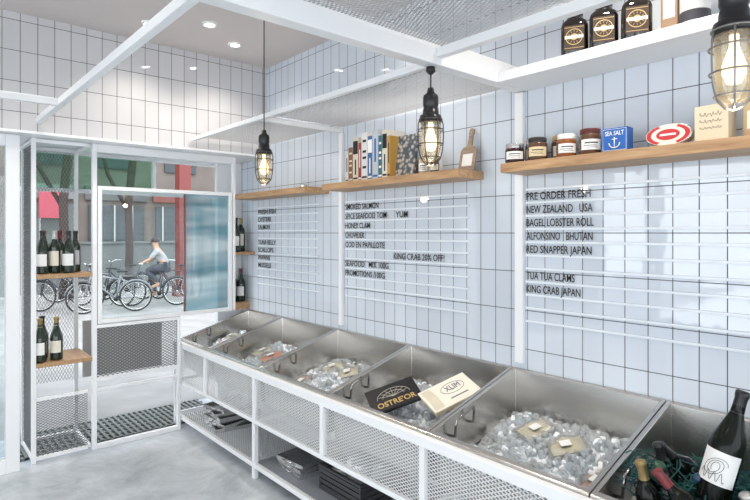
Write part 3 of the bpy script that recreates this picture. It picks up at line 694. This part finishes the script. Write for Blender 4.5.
jar((2.285, 1.295, ST), 0.044, 0.105, HONEY, pm('white_lid', (0.8,0.8,0.78), 0.3), 'amber preserve jar with white lid on the oak shelf', PAPERW, grp=grp)
jar((2.29, 1.185, ST), 0.046, 0.115, OLIVE, pm('dark_red_lid', (0.10,0.025,0.025), 0.3), 'brown preserve jar with dark lid on the oak shelf', PAPERW, grp=grp)
e = thing('salt_box', 'blue sea salt carton with white border and anchor', 'box', (2.28, 1.06, ST), (0,0,0.06))
G().box((-0.03,-0.054,0),(0.03,0.054,0.10)).make('carton', BLUEP, e, world=False, bevel=0.002)
text_obj('carton_lettering', 'SEA SALT', 0.026, PAPERW, e, (-0.031, 0.0, 0.068), WALLROT, width=0.078, center=True, bold=0.0003)
g = G(); g.path([(-0.0306, -0.048, 0.006), (-0.0306, 0.048, 0.006), (-0.0306, 0.048, 0.094), (-0.0306, -0.048, 0.094)], 0.0012, 4, closed=True); g.make('carton_border', PAPERW, e, world=False)
g = G(); g.path([(-0.0312, 0, 0.060), (-0.0312, 0, 0.016)], 0.0020, 5); g.path([(-0.0312, -0.012, 0.052), (-0.0312, 0.012, 0.052)], 0.0018, 5)
g.path([(-0.0312, 0.022*math.cos(a), 0.036+0.02*math.sin(a)) for a in [math.pi+i*math.pi/10 for i in range(11)]], 0.0020, 5)
g.make('anchor_emblem', PAPERW, e, world=False)
# oval tin standing on edge: cream lid, red inner oval, printed lines
e = thing('fish_tin', 'flat oval fish tin on edge with cream and red lid', 'tin', (2.30, 0.86, ST+0.045), (0, -math.pi/2+0.15, 0))
G().lathe([(0,-0.018),(0.96,-0.018),(1,-0.015),(1,0.015),(0.96,0.018),(0.9,0.015),(0,0.015)], seg=36, sx=0.045, sy=0.088).make('tin_body', SIL, e, world=False)
G().lathe([(0,0.0185),(0.94,0.0185)], seg=36, sx=0.045, sy=0.088).make('tin_lid_print', pm('tin_cream', (0.78,0.74,0.64), 0.3), e, world=False)
G().lathe([(0.72,0.0190),(0.92,0.0190)], seg=36, sx=0.045, sy=0.088, a0=math.pi*0.15, a1=math.pi*0.85).make('tin_red_band', REDP, e, world=False)
G().lathe([(0.72,0.0190),(0.92,0.0190)], seg=36, sx=0.045, sy=0.088, a0=math.pi*1.15, a1=math.pi*1.85).make('tin_red_band', REDP, e, world=False)
G().lathe([(0,0.0190),(0.50,0.0190)], seg=36, sx=0.045, sy=0.088).make('tin_center', REDP, e, world=False)
G().box((-0.004,-0.03,0.0194),(0.004,0.03,0.0198)).make('tin_mark', PAPERW, e, world=False)
e = thing('cream_box', 'cream cardboard carton with handwritten style print', 'box', (2.30, 0.70, ST), (0,0,-0.1))
G().box((-0.035,-0.058,0),(0.035,0.058,0.135)).make('carton', pm('pale_cream_card', (0.70,0.61,0.45), 0.6), e, world=False, bevel=0.002)
g = G()
for zz, am in ((0.10, 0.010), (0.075, 0.008), (0.05, 0.006)):
    g.path([(-0.0355, 0.04-0.0016*t, zz+am*math.sin(t*0.9)*math.cos(t*0.23)) for t in range(50)], 0.0006, 4)
g.make('carton_script', INK, e, world=False)
jar((2.30, 0.575, ST), 0.036, 0.16, PEACH, SIL, 'tall pale jar with silver lid on the oak shelf', PAPER, grp=grp)
jar((2.30, 0.47, ST), 0.036, 0.09, HONEY, SIL, 'amber jar with silver lid on the oak shelf', PAPER, grp=grp)
HT = 2.3805
def oil(y, x=2.29, s=1.24):
    e = thing('squat_bottle', 'squat near-black squarish bottle with ornate gold label', 'bottle', (x, y, HT), (0,0,0.45), 'squat dark bottles on the white shelf', s)
    G().lathe([(0,0.002),(0.042,0),(0.047,0.008),(0.047,0.112),(0.043,0.128),(0.029,0.140),(0.025,0.152),(0.0,0.152)], seg=32, sq=4).make('bottle_body', BBROWN, e, world=False)
    G().lathe([(0.026,0.148),(0.028,0.151),(0.028,0.178),(0.025,0.181),(0,0.181)], seg=24).make('bottle_cap', BLACK, e, world=False)
    G().box((-0.0484,-0.034,0.022),(-0.0476,0.034,0.108)).make('bottle_label', pm('brown_label', (0.05,0.03,0.022), 0.5), e, world=False)
    g = G(); xx = -0.0488
    def ring(r0, r1, off=0.0):
        vs = []; fs = []; n = 24
        for rr in (r0, r1):
            for i in range(n):
                a = 2*math.pi*i/n; vs.append((xx-off, rr*math.cos(a), 0.067+rr*math.sin(a)))
        for i in range(n): fs.append((i, (i+1) % n, n+(i+1) % n, n+i))
        g.add(vs, fs)
    ring(0.026, 0.029); ring(0.0, 0.012)
    for i in range(12):
        a = i*math.pi/6; g.path([(xx, 0.016*math.cos(a), 0.067+0.016*math.sin(a)), (xx, 0.023*math.cos(a), 0.067+0.023*math.sin(a))], 0.0007, 4)
    g.box((xx-0.0002,-0.032,0.100),(xx,0.032,0.102)); g.box((xx-0.0002,-0.032,0.027),(xx,0.032,0.029))
    g.make('label_medallion', pm('antique_gold', (0.50,0.38,0.18), 0.4, 0.4), e, world=False)
    G().box((xx-0.001,-0.031,0.061),(xx-0.0005,0.031,0.072)).make('label_banner', PAPER, e, world=False)
for y in (1.257, 1.123, 0.985): oil(y)
e = thing('tall_carton', 'tall slim brown carton on the white shelf', 'box', (2.35, 0.87, HT))
G().box((-0.03,-0.032,0),(0.03,0.032,0.26)).make('carton', pm('brown_card', (0.26,0.17,0.11), 0.6), e, world=False, bevel=0.002)
G().box((-0.0306,-0.022,0.08),(-0.03,0.022,0.16)).make('carton_label', PAPER, e, world=False)
e = thing('canister', 'grey canister with dark band label', 'canister', (2.29, 0.765, HT))
G().lathe([(0,0),(0.05,0),(0.052,0.004),(0.052,0.24),(0.05,0.245),(0,0.245)], seg=24).make('canister_body', pm('tin_grey', (0.65,0.65,0.64), 0.3, 0.3), e, world=False)
G().lathe([(0.0527,0.02),(0.0527,0.06)], seg=24).make('canister_band', LB, e, world=False)
jar((2.33, 3.5, ST), 0.03, 0.03, SIL, SIL, 'shallow small tin on the oak shelf', lidh=0.008)

# ------------------------------------------------------------------ under-counter objects
def mtray(x, y, z, rz, w=0.17, dd=0.13, lb='stacked shallow aluminium tray on the lower mesh shelf', grp='stacked aluminium trays'):
    e = thing('metal_tray', lb, 'tray', (x, y, z), (0,0,rz), grp)
    g = G(); g.box((-w,-dd,0),(w,dd,0.003)); g.box((-w,-dd,0.003),(-w+0.004,dd,0.026)); g.box((w-0.004,-dd,0.003),(w,dd,0.026)); g.box((-w+0.004,-dd,0.003),(w-0.004,-dd+0.004,0.026)); g.box((-w+0.004,dd-0.004,0.003),(w-0.004,dd,0.026))
    g.make('tray_body', SIL, e, world=False)
    g = G().path([(-w,-0.04,0.02),(-w-0.02,-0.04,0.028),(-w-0.02,0.04,0.028),(-w,0.04,0.02)], 0.004); g.make('tray_handle', CHROME, e, world=False)
for i in range(6): mtray(1.97+0.01*(i % 2), 3.95+0.02*(i % 3), 0.101+0.0275*i, 0.12*((i*7) % 4-1.5))
for i in range(3): mtray(2.00, 2.90+0.015*i, 0.101+0.0275*i, 0.1*(i-1), lb='shallow metal tray stacked on the lower grey shelf', grp='metal trays on the lower shelf')
def crate(loc, w, d, h, col, lb):
    e = thing('storage_crate', lb, 'crate', loc); m = pm('crate_%d' % int(col[0]*999), col, 0.5)
    g = G(); g.box((-w,-d,0),(w,d,0.01))
    for zz in [0.01+i*(h-0.01)/4 for i in range(4)]:
        z2 = zz+(h/4)*0.7
        g.box((-w,-d,zz),(-w+0.01,d,z2)); g.box((w-0.01,-d,zz),(w,d,z2)); g.box((-w,-d,zz),(w,-d+0.01,z2)); g.box((-w,d-0.01,zz),(w,d,z2))
    for sx in (-1,1):
        for sy in (-1,1): g.box((sx*w-0.012 if sx>0 else -w-0.001, sy*d-0.012 if sy>0 else -d-0.001, 0), (sx*w+0.001 if sx>0 else -w+0.012, sy*d+0.001 if sy>0 else -d+0.012, h))
    g.make('crate_body', m, e, world=False)
    g = G().box((-w-0.004,-d-0.004,h),(w+0.004,-d+0.014,h+0.014)).box((-w-0.004,d-0.014,h),(w+0.004,d+0.004,h+0.014)).box((-w-0.004,-d+0.014,h),(-w+0.014,d-0.014,h+0.014)).box((w-0.014,-d+0.014,h),(w+0.004,d-0.014,h+0.014))
    g.make('crate_rim', m, e, world=False)
crate((2.04, 2.44, 0.101), 0.18, 0.19, 0.13, (0.05,0.05,0.055), 'dark plastic crate on the lower shelf')
for i, (x, y, c) in enumerate([(1.94,2.36,'grey'),(2.02,2.50,'white'),(2.1,2.36,'grey'),(1.94,2.54,'white')]):
    jar((x, y, 0.112), 0.045, 0.20-0.02*i, pm('grey_pot', (0.3,0.32,0.34), 0.4) if c == 'grey' else pm('white_ceramic', (0.85,0.85,0.83), 0.2), SIL, c+' canister with silver lid standing in the crate')

# ------------------------------------------------------------------ street scene
FAC = pm('facade_render', (0.13, 0.11, 0.10), 0.8, var=0.35, bscale=1.5)
fac = thing('street_building', 'brown rendered building with dark shopfronts across the street', 'building', (6, 19, 0))
G().box((-14, 19, 0), (28, 20, 9)).make('building_wall', FAC, fac)
DG = pm('dark_shop_glass', (0.03, 0.04, 0.045), 0.1)
for i in range(14):
    x = -6+i*2.1
    G().box((x, 18.93, 0.3), (x+1.7, 18.99, 2.5)).make('shop_window', [DG, pm('grey_shutter', (0.12,0.14,0.135), 0.5), DG][i % 3], fac)
    G().box((x-0.1, 18.9, 2.65), (x+1.8, 18.99, 3.1)).make('shop_fascia', [pm('fascia_a', (0.16,0.05,0.04), 0.6), pm('fascia_b', (0.20,0.21,0.21), 0.6), pm('fascia_c', (0.08,0.08,0.08), 0.6)][i % 3], fac)
    G().box((x+0.3, 18.93, 3.7), (x+1.4, 18.99, 5.4)).make('upper_window', DG, fac)
    for k in (0.2, 0.75, 1.3): G().box((x+k, 18.90, 0.3), (x+k+0.04, 18.93, 2.5)).make('shop_mullion', pm('pale_frame', (0.4,0.4,0.38), 0.5), fac)
tag(G().box((3.1, 18.6, 2.05), (3.75, 18.7, 2.9)).box((3.38,18.7,2.4),(3.45,18.9,2.5)).make('street_sign', pm('pink_red_sign', (0.42, 0.07, 0.10), 0.4)), 'square red sign fixed to the building front', 'sign')
g = G().box((5.36, 13.7, -0.01), (5.66, 14.0, 4.6)).box((5.3, 13.64, -0.01), (5.72, 14.06, 0.25)).box((5.3, 13.64, 4.4), (5.72, 14.06, 4.6))
tag(g.make('red_column', pm('red_brown_paint', (0.16, 0.035, 0.03), 0.5)), 'square dark red painted column on the pavement', 'column')
g = G().box((1.6, 16.5, -0.01), (6.6, 16.6, 1.3)).box((1.6,16.45,1.3),(6.6,16.65,1.36)); tag(g.make('street_hoarding', pm('hoarding', (0.12,0.13,0.13), 0.6)), 'low dark grey street hoarding', 'hoarding')
for (x, y) in ((3.0, 15.0), (4.75, 15.8)):
    e = thing('tree_trunk', 'slim dark street tree trunk', 'tree', (x, y, -0.01), group='street tree trunks')
    G().path([(0,0,0),(0.04,0.02,1.2),(0.0,-0.02,2.4),(0.12,0,3.6),(0.1,0,5)], 0.10, 10).make('trunk', pm('bark', (0.05,0.035,0.03), 0.9), e, world=False)
    G().path([(0,-0.02,2.2),(-0.5,0.1,3.2),(-0.8,0.1,4.6)], 0.05, 8).make('branch', pm('bark', (0.05,0.035,0.03), 0.9), e, world=False)

BS = 0.92
def bicycle(loc, rz, col, lb):
    e = thing('bicycle', lb, 'bicycle', loc, (0,0,rz), 'parked bicycles', BS)
    fm = pm('bike_%d_%d' % (int(col[0]*99), int(col[2]*99)), col, 0.35); TY = pm('tyre', (0.02,0.02,0.02), 0.7)
    for x in (-0.52, 0.52):
        g = G(); n = 28
        g.path([(x+0.325*math.cos(i*2*math.pi/n), 0, 0.345+0.325*math.sin(i*2*math.pi/n)) for i in range(n)], 0.02, 6, 0, True)
        g.path([(x+0.30*math.cos(i*2*math.pi/n), 0, 0.345+0.30*math.sin(i*2*math.pi/n)) for i in range(n)], 0.008, 5, 1, True)
        for k in range(14):
            a = k*2*math.pi/14; g.tube((x,0,0.345), (x+0.30*math.cos(a), 0, 0.345+0.30*math.sin(a)), 0.002, 4, 1)
        g.tube((x,-0.04,0.345), (x,0.04,0.345), 0.02, 8, 1)
        g.make('wheel', [TY, SIL], e, world=False)
        G().path([(x+0.36*math.cos(a), 0, 0.345+0.36*math.sin(a)) for a in [0.2+i*0.27 for i in range(11)]], 0.016, 6).make('mudguard', fm, e, world=False)
    g = G()
    for a, b, r in [((-0.52,0,0.335),(-0.12,0,0.30),0.012),((-0.52,0,0.335),(-0.2,0,0.8),0.012),((-0.12,0,0.30),(-0.22,0,0.88),0.017),((-0.12,0,0.30),(0.36,0,0.72),0.018),((-0.19,0,0.74),(0.34,0,0.82),0.017),((0.52,0,0.335),(0.33,0,0.95),0.016)]:
        g.tube(a, b, r, 8)
    g.make('bike_frame', fm, e, world=False)
    g = G().path([(0.20,-0.29,1.02),(0.33,-0.2,1.03),(0.34,0,0.98),(0.33,0.2,1.03),(0.20,0.29,1.02)], 0.012, 8); g.make('handlebar', SIL, e, world=False)
    g = G().lathe([(0,0.0),(0.09,0.005),(0.11,0.03),(0.08,0.05),(0,0.055)], (-0.25,0,0.88), 16, sx=1.25, sy=0.8); g.make('saddle', BLACK, e, world=False)
    g = G()
    for a, b in (((0.42,-0.15,0.72),(0.72,0.15,0.73)),): g.box(a, b)
    g.lattice((0.42,-0.15,0.73), (1,0,0), (0,0,1), 0.3, 0.22, 0.06, 0.06, 0.005); g.lattice((0.42,0.15,0.73), (1,0,0), (0,0,1), 0.3, 0.22, 0.06, 0.06, 0.005)
    g.lattice((0.42,-0.15,0.73), (0,1,0), (0,0,1), 0.3, 0.22, 0.06, 0.06, 0.005); g.lattice((0.72,-0.15,0.73), (0,1,0), (0,0,1), 0.3, 0.22, 0.06, 0.06, 0.005)
    g.make('basket', pm('dark_basket', (0.12,0.12,0.12), 0.5), e, world=False)
    g = G().tube((-0.12,-0.05,0.30), (-0.12,0.05,0.30), 0.05, 14).path([(-0.12,-0.06,0.30),(-0.02,-0.07,0.17),(-0.02,-0.16,0.17)], 0.009).path([(-0.12,0.06,0.30),(-0.22,0.07,0.43),(-0.22,0.16,0.43)], 0.009); g.make('crank', BLACK, e, world=False)
    return e
bicycle((4.25, 12.3, -0.01), 2.6, (0.05,0.06,0.08), 'dark bicycle with a rider on the pavement')
cols = [((0.03,0.035,0.05),'dark'),((0.22,0.23,0.25),'grey'),((0.03,0.035,0.05),'dark'),((0.10,0.03,0.03),'dark red')]
for i, (x, y, rz) in enumerate([(3.35,13.0,2.3),(3.2,11.8,2.9),(4.1,14.0,2.35),(5.0,13.1,2.1),(2.55,12.6,2.5),(3.2,14.2,2.9)]):
    c, n_ = cols[i % 4]; bicycle((x, y, -0.01), rz, c, n_+' bicycle with front basket parked outside')

def skin(name, verts, edges, rad, mat, parent, root=0):
    me = bpy.data.meshes.new(name); me.from_pydata(verts, edges, []); o = bpy.data.objects.new(name, me); COL.objects.link(o)
    o.modifiers.new('skin', 'SKIN'); 
    for i, r in enumerate(rad):
        me.skin_vertices[0].data[i].radius = (r, r)
    me.skin_vertices[0].data[root].use_root = True
    o.modifiers.new('sub', 'SUBSURF').levels = 2; o.modifiers['sub'].render_levels = 2
    bpy.context.view_layer.update(); dg = bpy.context.evaluated_depsgraph_get()
    m2 = bpy.data.meshes.new_from_object(o.evaluated_get(dg)); bpy.data.objects.remove(o)
    m2.materials.clear(); m2.materials.append(mat)
    for p in m2.polygons: p.use_smooth = True
    o = bpy.data.objects.new(name, m2); COL.objects.link(o); o.parent = parent
    return o
per = thing('person', 'person in a grey shirt and dark trousers sitting on a bicycle', 'person', (4.25, 12.3, -0.01), (0,0,2.6), None, BS)
SKIN = pm('skin', (0.42, 0.24, 0.16), 0.5)
V = [(-0.25,0,0.98),(-0.18,0,1.12),(-0.08,0,1.28),(-0.04,0,1.40),(-0.02,0,1.50),(-0.01,0,1.58)]
E = [(0,1),(1,2),(2,3),(3,4),(4,5)]; Rr = [0.12,0.11,0.12,0.05,0.085,0.07]
for s in (-1, 1):
    b = len(V); V += [(-0.07,s*0.17,1.30),(0.05,s*0.22,1.13),(0.17,s*0.25,1.07),(0.21,s*0.26,1.05)]; E += [(2,b),(b,b+1),(b+1,b+2),(b+2,b+3)]; Rr += [0.05,0.04,0.028,0.03]
    for k in range(4):
        V.append((0.25+0.004*k, s*(0.235+0.016*k), 1.035)); E.append((b+3, len(V)-1)); Rr.append(0.009)
    V.append((0.22, s*0.22, 1.03)); E.append((b+3, len(V)-1)); Rr.append(0.010)
for s, kn, an in ((-1,(0.12,-0.11,0.72),(0.0,-0.11,0.28)),(1,(0.16,0.11,0.86),(-0.12,0.11,0.52))):
    b = len(V); V += [(-0.22,s*0.09,0.94), kn, an, (an[0]+0.16, an[1], an[2]-0.06)]; E += [(0,b),(b,b+1),(b+1,b+2),(b+2,b+3)]; Rr += [0.085,0.06,0.042,0.035]
skin('body', V, E, Rr, SKIN, per)
V2 = [(-0.25,0,0.96),(-0.18,0,1.12),(-0.08,0,1.28),(-0.045,0,1.37)]; E2 = [(0,1),(1,2),(2,3)]; R2 = [0.14,0.13,0.14,0.062]
for s in (-1, 1):
    b = len(V2); V2 += [(-0.07,s*0.17,1.30),(0.05,s*0.22,1.13)]; E2 += [(2,b),(b,b+1)]; R2 += [0.066,0.055]
skin('shirt', V2, E2, R2, pm('grey_shirt', (0.28,0.28,0.29), 0.8), per)
V3 = [(-0.25,0,0.96)]; E3 = []; R3 = [0.135]
for s, kn, an in ((-1,(0.12,-0.11,0.72),(0.0,-0.11,0.32)),(1,(0.16,0.11,0.86),(-0.12,0.11,0.56))):
    b = len(V3); V3 += [(-0.22,s*0.09,0.94), kn, an]; E3 += [(0,b),(b,b+1),(b+1,b+2)]; R3 += [0.1,0.075,0.055]
skin('trousers', V3, E3, R3, pm('dark_trousers', (0.04,0.045,0.06), 0.8), per)
G().lathe([(0.094,0.0),(0.10,0.04),(0.085,0.085),(0.05,0.108),(0,0.113)], (-0.03,0,1.53), 18).make('hair', pm('black_hair', (0.02,0.015,0.012), 0.6), per, world=False)
for s in (-1, 1): G().lathe([(0,-0.01),(0.01,0),(0,0.01)], (0.07,0.03*s,1.54), 8).make('eye', INK, per, world=False)

# ------------------------------------------------------------------ world, sun, camera
wd = bpy.data.worlds.new('World'); bpy.context.scene.world = wd; wd.use_nodes = True
bg = wd.node_tree.nodes['Background']; bg.inputs[0].default_value = (0.89, 0.945, 1.0, 1); bg.inputs[1].default_value = 3.8
sl = bpy.data.lights.new('sun', 'SUN'); sl.energy = 2; sl.angle = 0.05; sl.color = (1, 0.95, 0.88)
so = bpy.data.objects.new('sun', sl); COL.objects.link(so); so.rotation_euler = Vector((0.35, 0.9, -1.3)).to_track_quat('-Z', 'Y').to_euler()

cam = bpy.data.cameras.new('camera'); co = bpy.data.objects.new('camera', cam); COL.objects.link(co)
co.location = (0, 0, H0); co.rotation_euler = (math.pi/2, 0, -math.radians(41.1))
cam.sensor_width = 36; cam.lens = 36*545/750; cam.shift_y = -17/750; cam.clip_start = 0.05
bpy.context.scene.camera = co
